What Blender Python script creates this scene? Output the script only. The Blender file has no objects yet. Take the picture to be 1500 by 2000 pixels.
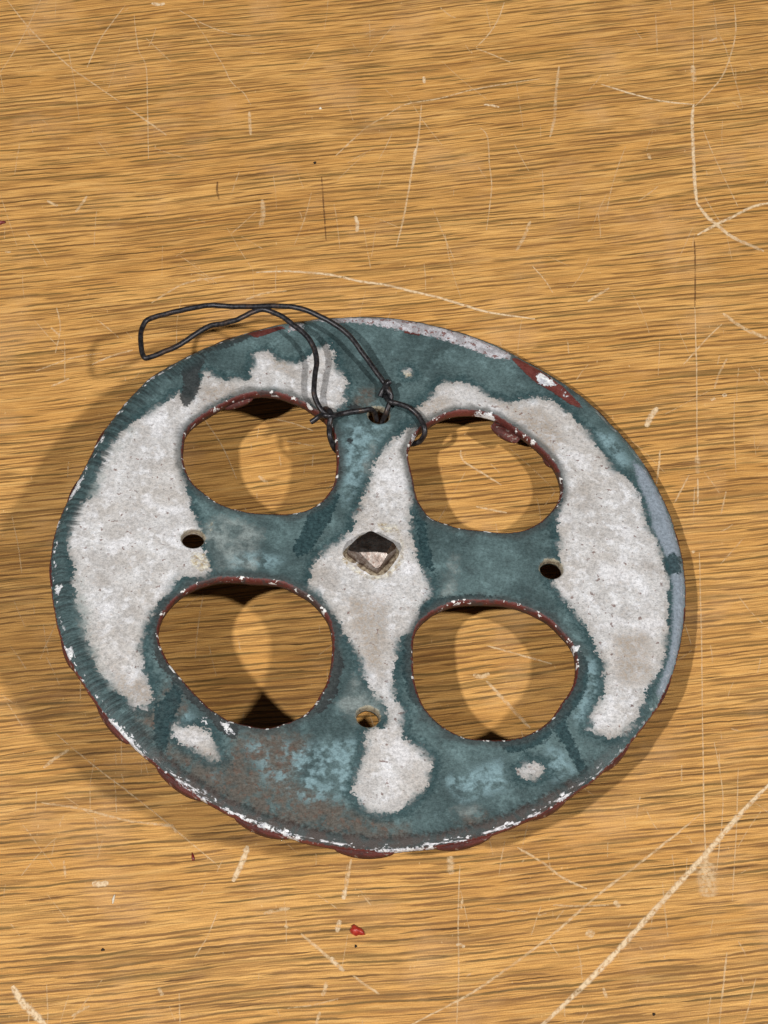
import bpy, bmesh, math, random
import numpy as np
from mathutils import Matrix, Vector, noise as mnoise
from mathutils.geometry import delaunay_2d_cdt

random.seed(7)
MM = 0.001
scene = bpy.context.scene
C = scene.collection

# ------------------------------------------------------------------ camera
CAM_LOC = np.array([35.599, -253.695, 497.652])            # millimetres
CAM_ROT = np.array([[0.99763, 0.033727, 0.059976], [0.0, 0.871637, -0.490152], [-0.068808, 0.488991, 0.869571]])
FPX = 3700.0                                                # focal length in pixels of a 1500 px wide picture
cam_data = bpy.data.cameras.new('camera')
cam = bpy.data.objects.new('camera', cam_data)
C.objects.link(cam)
m = Matrix([list(r) + [0] for r in CAM_ROT] + [[0, 0, 0, 1]])
m.translation = Vector(CAM_LOC * MM)
cam.matrix_world = m
cam_data.sensor_fit = 'HORIZONTAL'
cam_data.sensor_width = 36.0
cam_data.lens = 36.0 * FPX / 1500.0
cam_data.clip_start = 0.01
cam_data.clip_end = 50.0
scene.camera = cam

# ------------------------------------------------------------------ world and lamps
world = bpy.data.worlds.new('World')
scene.world = world
world.use_nodes = True
bg = world.node_tree.nodes['Background']
bg.inputs['Color'].default_value = (0.93, 0.96, 1.0, 1)
bg.inputs['Strength'].default_value = 0.024


def lamp(name, direction, dist, power, radius, col):
    d = bpy.data.lights.new(name, 'POINT')
    d.energy = power
    d.shadow_soft_size = radius
    d.color = col
    o = bpy.data.objects.new(name, d)
    o.location = Vector(direction).normalized() * dist
    C.objects.link(o)
    return o


lamp('ceiling_lamp', (0.575, -0.300, 0.760), 2.6, 192, 0.07, (1.0, 0.972, 0.94))
lamp('ceiling_lamp', (-0.3907, -0.3551, 0.8493), 2.4, 190, 0.045, (1.0, 0.972, 0.94))

scene.view_settings.view_transform = 'Standard'
scene.view_settings.look = 'None'
scene.view_settings.exposure = 0.0
scene.view_settings.gamma = 1.0
scene.view_settings.use_curve_mapping = False

# ------------------------------------------------------------------ the wheel's resting pose
WHEEL_ROT = np.array([[0.98697, 0.03245, 0.15757], [-0.04771, 0.99442, 0.09406], [-0.15364, -0.10035, 0.98302]])
WHEEL_H = 23.2087                                           # its hub stands this far above the table
CAM_IN_WHEEL = WHEEL_ROT.T @ (CAM_LOC - np.array([0, 0, WHEEL_H]))


def ray(x, y):
    return CAM_ROT @ np.array([(x - 750) / FPX, -(y - 1000) / FPX, -1.0])


def on_wheel(x, y, z=0.0):
    """point of the wheel's own plane (mm)"""
    d = WHEEL_ROT.T @ ray(x, y)
    s = (z - CAM_IN_WHEEL[2]) / d[2]
    return CAM_IN_WHEEL + s * d


def on_table(x, y, z=0.0):
    d = ray(x, y)
    s = (z - CAM_LOC[2]) / d[2]
    return CAM_LOC + s * d


# ------------------------------------------------------------------ node helpers
def srgb(r, g, b):
    f = lambda c: (c / 12.92 if c <= 0.04045 else ((c + 0.055) / 1.055) ** 2.4)
    return (f(r / 255), f(g / 255), f(b / 255), 1.0)


class NT:
    def __init__(self, name):
        self.mat = bpy.data.materials.new(name)
        self.mat.use_nodes = True
        self.t = self.mat.node_tree
        self.t.nodes.clear()
        self.out = self.t.nodes.new('ShaderNodeOutputMaterial')
        self.bsdf = self.t.nodes.new('ShaderNodeBsdfPrincipled')
        self.t.links.new(self.bsdf.outputs[0], self.out.inputs['Surface'])

    def put(self, sock, v):
        if hasattr(v, 'is_output'):
            self.t.links.new(v, sock)
        else:
            sock.default_value = v

    def set(self, **kw):
        names = dict(color='Base Color', rough='Roughness', metal='Metallic', normal='Normal', alpha='Alpha',
                     spec='Specular IOR Level', coat='Coat Weight', coat_rough='Coat Roughness')
        for k, v in kw.items():
            self.put(self.bsdf.inputs[names[k]], v)

    def pos(self):
        tc = self.t.nodes.new('ShaderNodeTexCoord')
        return self.vscale(tc.outputs['Object'], 1000.0)

    def vscale(self, v, s):
        n = self.t.nodes.new('ShaderNodeVectorMath')
        n.operation = 'SCALE'
        self.put(n.inputs[0], v)
        n.inputs['Scale'].default_value = s
        return n.outputs[0]

    def vop(self, op, a, b):
        n = self.t.nodes.new('ShaderNodeVectorMath')
        n.operation = op
        self.put(n.inputs[0], a)
        self.put(n.inputs[1], b)
        return n.outputs[0]

    def mapping(self, v, rot=0.0, scale=(1, 1, 1), loc=(0, 0, 0)):
        n = self.t.nodes.new('ShaderNodeMapping')
        self.put(n.inputs['Vector'], v)
        n.inputs['Rotation'].default_value = (0, 0, rot)
        n.inputs['Scale'].default_value = scale
        n.inputs['Location'].default_value = loc
        return n.outputs[0]

    def noise(self, v, scale, detail=3.0, rough=0.55, dist=0.0, color=False):
        n = self.t.nodes.new('ShaderNodeTexNoise')
        self.put(n.inputs['Vector'], v)
        n.inputs['Scale'].default_value = scale
        n.inputs['Detail'].default_value = detail
        n.inputs['Roughness'].default_value = rough
        n.inputs['Distortion'].default_value = dist
        return n.outputs['Color' if color else 0]

    def attr(self, name, out='Fac'):
        n = self.t.nodes.new('ShaderNodeAttribute')
        n.attribute_name = name
        return n.outputs[out]

    def m(self, op, a, b=0.0, c=None):
        n = self.t.nodes.new('ShaderNodeMath')
        n.operation = op
        self.put(n.inputs[0], a)
        self.put(n.inputs[1], b)
        if c is not None:
            self.put(n.inputs[2], c)
        return n.outputs[0]

    def step(self, v, lo, hi, a=0.0, b=1.0):
        n = self.t.nodes.new('ShaderNodeMapRange')
        n.interpolation_type = 'SMOOTHSTEP'
        self.put(n.inputs[0], v)
        for i, x in zip((1, 2, 3, 4), (lo, hi, a, b)):
            n.inputs[i].default_value = x
        return n.outputs[0]

    def mix(self, f, a, b, blend='MIX'):
        n = self.t.nodes.new('ShaderNodeMix')
        n.data_type = 'RGBA'
        n.blend_type = blend
        self.put(n.inputs[0], f)
        self.put(n.inputs[6], a)
        self.put(n.inputs[7], b)
        return n.outputs[2]

    def gray(self, v):
        n = self.t.nodes.new('ShaderNodeCombineColor')
        for i in range(3):
            self.put(n.inputs[i], v)
        return n.outputs[0]

    def bump(self, h, strength, dist, normal=None):
        n = self.t.nodes.new('ShaderNodeBump')
        n.inputs['Strength'].default_value = strength
        n.inputs['Distance'].default_value = dist
        self.put(n.inputs['Height'], h)
        if normal is not None:
            self.put(n.inputs['Normal'], normal)
        return n.outputs[0]


# ------------------------------------------------------------------ materials
def oak_material():
    N = NT('worn_oak_laminate')
    p0 = N.pos()
    # the figure wanders slowly across the board
    wob = N.noise(p0, 0.008, 1.0)
    w = N.m('MULTIPLY', N.m('SUBTRACT', wob, 0.5), 7.0)
    w = N.m('ADD', w, N.m('MULTIPLY', N.m('SUBTRACT', N.noise(N.mapping(p0, scale=(0.05, 0.09, 1)), 1.0, 1.0), 0.5), 0.8))
    cb = N.t.nodes.new('ShaderNodeCombineXYZ')
    N.put(cb.inputs[1], w)
    p = N.vop('ADD', N.mapping(p0, rot=math.radians(-4.2)), cb.outputs[0])
    fine = N.noise(N.mapping(p, scale=(0.10, 2.2, 1)), 1.0, 3.0)
    # printed figure: small steps along the edges of every dash
    jit = N.m('MULTIPLY', N.m('SUBTRACT', N.noise(N.mapping(p, scale=(0.34, 0.5, 1)), 1.0, 1.0), 0.5), 0.38)
    cj = N.t.nodes.new('ShaderNodeCombineXYZ')
    N.put(cj.inputs[1], jit)
    pj = N.vop('ADD', p, cj.outputs[0])
    zone = N.noise(N.mapping(p, scale=(0.010, 0.06, 1)), 1.0, 2.0)
    zone2 = N.noise(N.mapping(p, scale=(0.007, 0.13, 1), loc=(31, 7, 0)), 1.0, 2.0)
    # ground colour
    col = N.mix(N.step(zone, 0.3, 0.7), srgb(204, 152, 84), srgb(220, 170, 100))
    col = N.mix(N.m('MULTIPLY', N.step(fine, 0.42, 0.66), 0.62), col, srgb(156, 110, 58))
    fib = N.noise(N.mapping(pj, scale=(0.045, 3.2, 1), loc=(50, 9, 0)), 1.0, 2.0)
    col = N.mix(N.m('MULTIPLY', N.step(fib, 0.50, 0.62), 0.5), col, srgb(146, 102, 54))
    pale = N.noise(N.mapping(pj, scale=(0.04, 0.8, 1), loc=(5, 90, 0)), 1.0, 2.0)
    col = N.mix(N.m('MULTIPLY', N.step(pale, 0.52, 0.68), 0.45), col, srgb(224, 180, 112))
    # pore dashes of several sizes
    def dashes(sx, sy, lo, hi, loc, det=1.5, zs=0.10):
        a = N.noise(N.mapping(pj, scale=(sx, sy, 1), loc=loc), 1.0, det, 0.5)
        a = N.m('ADD', a, N.m('MULTIPLY', N.m('SUBTRACT', zone2, 0.5), zs))
        return N.step(a, lo, hi)
    d1 = dashes(0.046, 0.88, 0.560, 0.605, (0, 0, 0), 2.0, 0.12)
    d3 = dashes(0.022, 0.46, 0.600, 0.650, (17, 51, 8), 3.0, 0.22)
    d4 = dashes(0.030, 2.1, 0.575, 0.64, (7, 151, 18), 2.0, 0.1)
    def rows(period, sx, thr, gain, seed, wid=0.40):
        sep = N.t.nodes.new('ShaderNodeSeparateXYZ')
        N.put(sep.inputs[0], pj)
        x, y = sep.outputs[0], sep.outputs[1]
        v = N.m('ADD', N.m('DIVIDE', y, period), seed)
        row = N.m('FLOOR', v)
        fr = N.m('SUBTRACT', N.m('SUBTRACT', v, row), 0.5)
        cv = N.t.nodes.new('ShaderNodeCombineXYZ')
        N.put(cv.inputs[0], N.m('ADD', N.m('MULTIPLY', x, sx), N.m('MULTIPLY', row, 13.71)))
        N.put(cv.inputs[1], N.m('MULTIPLY', row, 7.37))
        nn = N.noise(cv.outputs[0], 1.0, 1.5, 0.5)
        nn = N.m('ADD', nn, N.m('MULTIPLY', N.m('SUBTRACT', zone2, 0.5), 0.26))
        cv2 = N.t.nodes.new('ShaderNodeCombineXYZ')
        N.put(cv2.inputs[0], N.m('MULTIPLY', x, sx * 1.3))
        N.put(cv2.inputs[1], N.m('MULTIPLY', row, 3.91))
        off = N.m('MULTIPLY', N.m('SUBTRACT', N.noise(cv2.outputs[0], 1.0, 0.0), 0.5), 0.7)
        s_ = N.m('MINIMUM', N.m('MULTIPLY', N.m('MAXIMUM', N.m('SUBTRACT', nn, thr), 0.0), gain), wid)
        d = N.m('SUBTRACT', s_, N.m('ABSOLUTE', N.m('ADD', fr, off)))
        return N.step(d, 0.0, 0.14)
    r1 = rows(1.85, 0.042, 0.41, 1.9, 0.0, 0.24)
    r2 = rows(1.25, 0.052, 0.44, 1.7, 40.3, 0.22)
    r3 = rows(0.95, 0.040, 0.45, 1.6, 11.3, 0.26)
    r4 = rows(3.7, 0.022, 0.50, 1.7, 23.9, 0.22)
    tone = N.noise(N.mapping(p, scale=(0.02, 0.35, 1), loc=(3, 3, 3)), 1.0, 2.0)
    dark = N.mix(N.step(tone, 0.42, 0.6), srgb(122, 86, 50), srgb(106, 84, 48))
    col = N.mix(N.m('MULTIPLY', d4, 0.35), col, srgb(140, 98, 50))
    col = N.mix(N.m('MULTIPLY', d3, 0.38), col, srgb(122, 94, 52))
    col = N.mix(N.m('MULTIPLY', d1, 0.22), col, dark)
    col = N.mix(N.m('MULTIPLY', r3, 0.5), col, srgb(146, 104, 58))
    col = N.mix(N.m('MULTIPLY', r4, 0.5), col, dark)
    col = N.mix(N.m('MULTIPLY', r1, 0.84), col, dark)
    col = N.mix(N.m('MULTIPLY', r2, 0.64), col, N.mix(0.4, dark, srgb(128, 90, 48)))
    core = N.m('MULTIPLY', dashes(0.05, 1.5, 0.60, 0.68, (9, 40, 2), 2.0), N.m('MAXIMUM', r1, r2))
    col = N.mix(N.m('MULTIPLY', core, 0.75), col, srgb(72, 50, 26))
    # worn, milky rubbed places and small scuffs
    rub = N.noise(p0, 0.035, 4.0, 0.6)
    col = N.mix(N.m('MULTIPLY', N.step(rub, 0.50, 0.72), 0.26), col, srgb(210, 168, 122))
    sc = N.noise(N.mapping(p0, scale=(1.3, 0.45, 1)), 1.0, 4.0, 0.6)
    gate = N.noise(p0, 0.07, 2.0)
    col = N.mix(N.m('MULTIPLY', N.m('MULTIPLY', N.step(sc, 0.64, 0.74), N.step(gate, 0.48, 0.60)), 0.5), col, srgb(236, 204, 156))
    grit = N.noise(p0, 3.0, 2.0, 0.6)
    col = N.mix(1.0, col, N.gray(N.step(grit, 0.25, 0.75, 0.86, 1.12)), 'MULTIPLY')
    N.set(color=col, rough=N.step(fine, 0.3, 0.7, 0.36, 0.5), spec=0.35)
    h = N.m('SUBTRACT', N.m('MULTIPLY', grit, 0.25), N.m('ADD', N.m('MULTIPLY', r1, 0.6), N.m('MULTIPLY', r2, 0.5)))
    N.set(normal=N.bump(h, 0.35, 0.00006))
    return N.mat


def scratch_material(name, color, strength, lo=0.36, hi=0.56):
    N = NT(name)
    p = N.pos()
    a = N.noise(p, 0.85, 5.0, 0.65)
    b = N.noise(p, 0.11, 2.0)
    al = N.m('MULTIPLY', N.step(a, lo, hi), N.step(b, 0.28, 0.5, 0.35, 1.0))
    e = N.attr('across')                                    # 0 at the middle of the scratch, 1 at its edge
    al = N.m('MULTIPLY', al, N.step(e, 0.35, 1.0, 1.0, 0.0))
    N.set(color=color, rough=0.7, spec=0.25, alpha=N.m('MULTIPLY', al, strength))
    return N.mat


def paint_material():
    N = NT('weathered_layered_paint')
    p = N.pos()
    n_big = N.noise(p, 0.045, 3.0)
    n_mid = N.noise(p, 0.17, 4.0, 0.6)
    n_fin = N.noise(p, 0.95, 4.0, 0.65)
    n_grit = N.noise(p, 2.4, 3.0, 0.6)
    n_blot = N.noise(N.vop('ADD', p, (40.0, 13.0, 5.0)), 0.33, 4.0, 0.6)
    n_speck = N.noise(N.vop('ADD', p, (7.0, 71.0, 3.0)), 0.62, 3.0, 0.55)
    jag = N.m('ADD', N.m('MULTIPLY', N.m('SUBTRACT', n_fin, 0.5), 5.0), N.m('MULTIPLY', N.m('SUBTRACT', n_blot, 0.5), 4.5))
    jag2 = N.m('MULTIPLY', N.m('SUBTRACT', n_fin, 0.5), 4.0)
    jag3 = N.m('MULTIPLY', N.m('SUBTRACT', n_fin, 0.5), 1.3)
    sd = lambda name, j=jag: N.m('ADD', N.attr(name), j)
    inside = lambda v, soft=0.25: N.step(v, -soft, soft, 1.0, 0.0)
    rim = N.attr('rim')
    hole = N.attr('hole')
    polar = N.attr('polar', 'Vector')
    left = N.attr('left')                                   # 1 on the scraped arc of the rim
    low = N.attr('low')                                     # 1 on the battered arc of the rim

    # teal coat
    teal = N.mix(N.step(n_big, 0.38, 0.62), srgb(58, 76, 78), srgb(82, 103, 105))
    teal = N.mix(N.m('MULTIPLY', N.step(n_mid, 0.5, 0.72), 0.55), teal, srgb(110, 135, 138))
    teal = N.mix(N.m('MULTIPLY', N.step(n_mid, 0.48, 0.28), 0.6), teal, srgb(52, 66, 68))
    lt = inside(sd('light'), 1.6)
    teal = N.mix(N.m('MULTIPLY', lt, N.step(n_blot, 0.40, 0.60, 0.05, 0.85)), teal, srgb(124, 152, 159))
    br = inside(sd('brown'), 3.0)
    teal = N.mix(N.m('MULTIPLY', br, N.step(n_blot, 0.66, 0.42, 0.2, 0.95)), teal, srgb(90, 84, 77))
    teal = N.mix(N.m('MULTIPLY', br, N.m('MULTIPLY', N.step(n_speck, 0.56, 0.62), 0.7)), teal, srgb(96, 78, 68))
    # the bare pale coat
    pale = N.mix(N.step(n_mid, 0.35, 0.65), srgb(180, 178, 177), srgb(199, 199, 200))
    pale = N.mix(N.m('MULTIPLY', N.step(n_blot, 0.52, 0.66), 0.65), pale, srgb(226, 228, 233))
    pale = N.mix(N.m('MULTIPLY', N.step(n_big, 0.56, 0.40), 0.25), pale, srgb(172, 162, 150))
    pale = N.mix(N.m('MULTIPLY', N.step(n_fin, 0.55, 0.72), 0.55), pale, srgb(150, 138, 128))
    n_grime = N.noise(N.vop('ADD', p, (-17.0, 33.0, 1.0)), 0.075, 5.0, 0.62)
    pale = N.mix(N.m('MULTIPLY', N.step(n_grime, 0.52, 0.68), 0.42), pale, srgb(146, 138, 130))
    pale = N.mix(N.m('MULTIPLY', N.step(n_grime, 0.47, 0.36), 0.55), pale, srgb(222, 223, 228))
    pale = N.mix(N.m('MULTIPLY', N.step(N.attr('white'), -3.0, 0.0), 0.22), pale, srgb(138, 132, 122))
    stain = inside(sd('stain'), 2.4)
    pale = N.mix(N.m('MULTIPLY', stain, N.step(n_fin, 0.40, 0.60, 0.15, 0.65)), pale, srgb(138, 122, 104))
    spots = N.m('MULTIPLY', N.step(n_speck, 0.632, 0.665), N.step(n_mid, 0.42, 0.55))
    pale = N.mix(N.m('MULTIPLY', spots, 0.75), pale, srgb(104, 74, 66))
    w = sd('white')
    fringe = N.m('MULTIPLY', N.step(w, 3.8, 0.6), 0.78)
    teal = N.mix(fringe, teal, srgb(38, 64, 68))
    wm_ = N.mix(N.step(n_mid, 0.44, 0.60), N.gray(inside(w, 0.3)), N.gray(N.step(w, -2.2, 1.4, 1.0, 0.0)))
    col = N.mix(wm_, teal, pale)
    # thin pale veil over the teal next to the pale coat in a few places
    veil = N.m('MULTIPLY', inside(sd('veil'), 1.5), N.step(n_mid, 0.40, 0.62, 0.15, 0.55))
    col = N.mix(veil, col, srgb(150, 158, 156))
    # lavender grey band along the rim
    col = N.mix(N.m('MULTIPLY', inside(sd('lavender', jag2), 0.7), N.step(n_mid, 0.3, 0.5, 0.65, 0.95)), col, srgb(134, 145, 157))
    # dark runs
    dk = inside(sd('dark', jag2), 0.25)
    col = N.mix(N.m('MULTIPLY', dk, 0.92), col, N.mix(N.step(n_mid, 0.4, 0.6), srgb(40, 45, 47), srgb(52, 56, 57)))
    dt = inside(sd('deep', jag2), 0.3)
    col = N.mix(N.m('MULTIPLY', dt, 0.9), col, N.mix(N.step(n_fin, 0.35, 0.65), srgb(28, 52, 57), srgb(38, 64, 68)))
    # edges of the openings: dark then red primer
    hd = N.m('ADD', hole, N.m('MULTIPLY', N.m('SUBTRACT', n_mid, 0.5), 5.0))
    col = N.mix(N.m('MULTIPLY', N.step(hd, 3.4, 0.9), 0.72), col, srgb(58, 64, 64))
    hr = N.m('ADD', hole, jag3)
    red = N.mix(N.step(n_mid, 0.35, 0.65), srgb(88, 40, 36), srgb(108, 52, 45))
    red = N.mix(N.m('MULTIPLY', N.step(n_fin, 0.52, 0.66), 0.45), red, srgb(70, 40, 36))
    col = N.mix(N.step(hr, 0.75, 0.35), col, red)
    chipn = N.noise(N.vop('ADD', p, (91.0, 5.0, 44.0)), 0.42, 3.0, 0.6)
    col = N.mix(N.m('MULTIPLY', N.step(hole, -0.5, -1.5), N.step(n_blot, 0.34, 0.56, 0.9, 0.45)), col, srgb(50, 33, 31))
    col = N.mix(N.m('MULTIPLY', N.step(hr, 0.9, 0.5), N.m('MULTIPLY', N.step(n_mid, 0.50, 0.58), 0.75)), col, srgb(52, 54, 54))
    hchip = N.m('MULTIPLY', N.step(N.m('ADD', hole, N.m('MULTIPLY', jag3, 0.7)), 0.9, 0.6), N.step(chipn, 0.60, 0.625))
    hchip = N.m('MULTIPLY', hchip, N.step(hole, -1.6, -0.6))
    col = N.mix(hchip, col, srgb(224, 224, 222))
    # rim: dark band with radial scrape marks
    streak = N.noise(N.mapping(polar, scale=(1.05, 0.10, 1)), 1.0, 4.0, 0.6)
    band = N.m('MULTIPLY', N.step(N.m('ADD', rim, N.m('MULTIPLY', N.m('SUBTRACT', streak, 0.5), 9.0)), 6.2, 3.2), N.m('MAXIMUM', left, N.m('MULTIPLY', low, 0.25)))
    bandc = N.mix(N.step(streak, 0.36, 0.62), srgb(40, 52, 54), srgb(66, 86, 88))
    col = N.mix(N.m('MULTIPLY', band, 0.85), col, bandc)
    rr = N.m('ADD', rim, jag2)
    col = N.mix(N.m('MULTIPLY', N.step(rr, 4.4, 2.6), N.m('MULTIPLY', low, 0.92)), col, N.mix(N.step(n_blot, 0.42, 0.58), srgb(56, 46, 42), srgb(42, 50, 50)))
    col = N.mix(N.m('MULTIPLY', inside(sd('red', jag3), 0.2), 0.97), col, red)
    col = N.mix(N.step(N.m('ADD', rim, jag3), 0.35, 0.05), col, red)
    # chipped white undercoat along the rim
    rimchip = N.noise(N.mapping(polar, scale=(0.34, 0.62, 1), loc=(3, 9, 0)), 1.0, 4.0, 0.65)
    lr = N.m('MAXIMUM', left, low)
    rc = N.m('MULTIPLY', N.step(N.m('ADD', rim, jag3), 1.9, 1.2), N.step(rimchip, 0.57, 0.61))
    rc = N.m('MULTIPLY', rc, N.m('MULTIPLY', N.step(rim, -0.8, 0.0), N.m('ADD', 0.3, N.m('MULTIPLY', lr, 0.7))))
    col = N.mix(rc, col, N.mix(N.step(n_fin, 0.4, 0.6), srgb(204, 206, 212), srgb(228, 228, 230)))
    lowline = N.noise(N.mapping(polar, scale=(0.16, 1.0, 1), loc=(3, 2, 0)), 1.0, 4.0, 0.7)
    ll = N.m('MULTIPLY', N.m('MULTIPLY', N.step(N.m('ABSOLUTE', N.m('SUBTRACT', N.m('ADD', rim, N.m('MULTIPLY', jag3, 0.6)), 0.55)), 0.6, 0.25), N.step(lowline, 0.53, 0.59)), low)
    col = N.mix(ll, col, srgb(206, 206, 210))
    cp = inside(sd('chip', jag2), 0.15)
    col = N.mix(cp, col, N.mix(N.step(n_speck, 0.45, 0.6), srgb(226, 228, 230), srgb(186, 188, 196)))
    gr = inside(sd('greychip', jag2), 0.3)
    gcol = N.mix(N.step(n_blot, 0.42, 0.6), srgb(160, 158, 162), srgb(196, 196, 202))
    gcol = N.mix(N.m('MULTIPLY', N.step(n_speck, 0.57, 0.61), 0.8), gcol, srgb(110, 60, 52))
    gcol = N.mix(N.m('MULTIPLY', N.step(n_fin, 0.56, 0.66), 0.6), gcol, srgb(96, 92, 96))
    col = N.mix(gr, col, gcol)
    pt = inside(sd('putty', jag2), 0.3)
    col = N.mix(N.m('MULTIPLY', pt, N.step(n_fin, 0.42, 0.56, 0.25, 1.0)), col, N.mix(N.step(n_speck, 0.42, 0.6), srgb(206, 202, 186), srgb(150, 132, 100)))
    bo = N.m('ADD', N.attr('bore'), jag3)
    bcol = N.mix(N.step(n_fin, 0.4, 0.6), srgb(176, 168, 146), srgb(112, 98, 80))
    col = N.mix(N.m('MULTIPLY', N.step(bo, 0.5, 0.1), 0.85), col, bcol)
    col = N.mix(N.step(N.attr('under'), 0.3, 0.7), col, srgb(44, 36, 34))
    # fine mottling everywhere
    mott = N.m('ADD', N.step(n_fin, 0.28, 0.72, 0.76, 1.20), N.step(n_grit, 0.25, 0.75, -0.16, 0.16))
    col = N.mix(1.0, col, N.gray(mott), 'MULTIPLY')
    hgt = N.m('ADD', N.m('MULTIPLY', n_fin, 1.0), N.m('ADD', N.m('MULTIPLY', n_grit, 0.35), N.m('MULTIPLY', n_blot, 0.8)))
    hgt = N.m('ADD', hgt, N.m('MULTIPLY', inside(w, 0.5), 0.25))
    hgt = N.m('SUBTRACT', hgt, N.m('MULTIPLY', N.m('MULTIPLY', band, streak), 0.9))
    hgt = N.m('SUBTRACT', hgt, N.m('MULTIPLY', N.m('ADD', cp, inside(sd('red', jag3), 0.2)), 0.7))
    N.set(color=col, rough=N.step(n_fin, 0.3, 0.7, 0.46, 0.66), spec=0.42)
    N.set(normal=N.bump(hgt, 0.65, 0.00030))
    return N.mat


def primer_material():
    N = NT('red_primer_over_iron')
    p = N.pos()
    a = N.noise(p, 0.3, 4.0, 0.6)
    b = N.noise(p, 1.1, 4.0, 0.6)
    col = N.mix(N.step(a, 0.35, 0.65), srgb(72, 36, 33), srgb(98, 48, 42))
    col = N.mix(N.m('MULTIPLY', N.step(b, 0.52, 0.66), 0.8), col, srgb(64, 52, 48))
    col = N.mix(N.m('MULTIPLY', N.step(N.noise(p, 0.55, 3.0), 0.60, 0.65), 0.7), col, srgb(150, 140, 132))
    N.set(color=col, rough=0.62, spec=0.35, normal=N.bump(b, 0.6, 0.0004))
    return N.mat


def steel_material():
    N = NT('tarnished_steel')
    p = N.pos()
    a = N.noise(p, 0.35, 4.0, 0.65)
    b = N.noise(p, 1.3, 4.0, 0.6)
    col = N.mix(N.step(a, 0.35, 0.6), srgb(176, 168, 162), srgb(132, 118, 110))
    col = N.mix(N.m('MULTIPLY', N.step(b, 0.5, 0.66), 0.6), col, srgb(104, 72, 60))
    N.set(color=col, metal=1.0, rough=N.step(b, 0.3, 0.7, 0.30, 0.44), normal=N.bump(a, 0.3, 0.0003))
    return N.mat


def wire_material():
    N = NT('dark_annealed_wire')
    p = N.pos()
    b = N.noise(p, 0.9, 4.0, 0.6)
    col = N.mix(N.step(b, 0.35, 0.65), srgb(36, 36, 40), srgb(62, 60, 62))
    col = N.mix(N.m('MULTIPLY', N.step(N.noise(p, 0.25, 4.0, 0.6), 0.54, 0.64), 0.6), col, srgb(84, 66, 56))
    N.set(color=col, metal=0.55, rough=N.step(b, 0.3, 0.7, 0.34, 0.5), normal=N.bump(b, 0.25, 0.0001))
    return N.mat


def plain(name, c1, c2, rough=0.5, spec=0.4, scale=1.5):
    N = NT(name)
    p = N.pos()
    b = N.noise(p, scale, 4.0, 0.6)
    N.set(color=N.mix(N.step(b, 0.35, 0.65), c1, c2), rough=rough, spec=spec, normal=N.bump(b, 0.4, 0.0002))
    return N.mat


# ------------------------------------------------------------------ mesh helpers
def link(name, me, mat, parent=None):
    o = bpy.data.objects.new(name, me)
    if mat:
        me.materials.append(mat)
    C.objects.link(o)
    if parent:
        o.parent = parent
    return o


def mesh(name, verts, faces, smooth=True):
    me = bpy.data.meshes.new(name)
    me.from_pydata([tuple(float(c) * MM for c in v) for v in verts], [], faces)
    me.update()
    if smooth:
        me.polygons.foreach_set('use_smooth', [True] * len(me.polygons))
    return me


def tag(o, label=None, cat=None, group=None, kind=None):
    for k, v in (('label', label), ('category', cat), ('group', group), ('kind', kind)):
        if v:
            o[k] = v
    return o


def spline(P, n=8, closed=False):
    P = [np.array(q, float) for q in P]
    N = len(P)
    out = []
    rng = range(N if closed else N - 1)
    for i in rng:
        if closed:
            a, b, c, d = P[i - 1], P[i], P[(i + 1) % N], P[(i + 2) % N]
        else:
            a, b, c, d = P[max(i - 1, 0)], P[i], P[i + 1], P[min(i + 2, N - 1)]
        for k in range(n):
            t = k / n
            out.append(0.5 * (2 * b + (c - a) * t + (2 * a - 5 * b + 4 * c - d) * t * t + (3 * b - a - 3 * c + d) * t ** 3))
    if not closed:
        out.append(P[-1])
    return np.array(out)


def resample_closed(P, step):
    Q = np.vstack([P, P[:1]])
    seg = np.hypot(*(Q[1:] - Q[:-1]).T)
    s = np.concatenate([[0], np.cumsum(seg)])
    n = max(8, int(round(s[-1] / step)))
    t = np.arange(n) / n * s[-1]
    return np.stack([np.interp(t, s, Q[:, 0]), np.interp(t, s, Q[:, 1])], 1)


def area2(P):
    x, y = P[:, 0], P[:, 1]
    return (x * np.roll(y, -1) - np.roll(x, -1) * y).sum()


def sdf(poly, pts):
    """signed distance (negative inside) from many points to one polygon"""
    a = np.asarray(poly, float)
    b = np.roll(a, -1, 0)
    e = b - a
    ee = (e * e).sum(1) + 1e-12
    best = np.full(len(pts), 1e9)
    ins = np.zeros(len(pts), int)
    for i in range(len(a)):
        w = pts - a[i]
        t = np.clip((w @ e[i]) / ee[i], 0, 1)
        d = w - t[:, None] * e[i]
        best = np.minimum(best, (d * d).sum(1))
        c = (a[i, 1] <= pts[:, 1]) != (b[i, 1] <= pts[:, 1])
        if e[i, 1] != 0:
            xi = a[i, 0] + (pts[:, 1] - a[i, 1]) / e[i, 1] * e[i, 0]
            ins += (c & (xi > pts[:, 0])).astype(int)
    d = np.sqrt(best)
    return np.where(ins % 2 == 1, -d, d)


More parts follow.
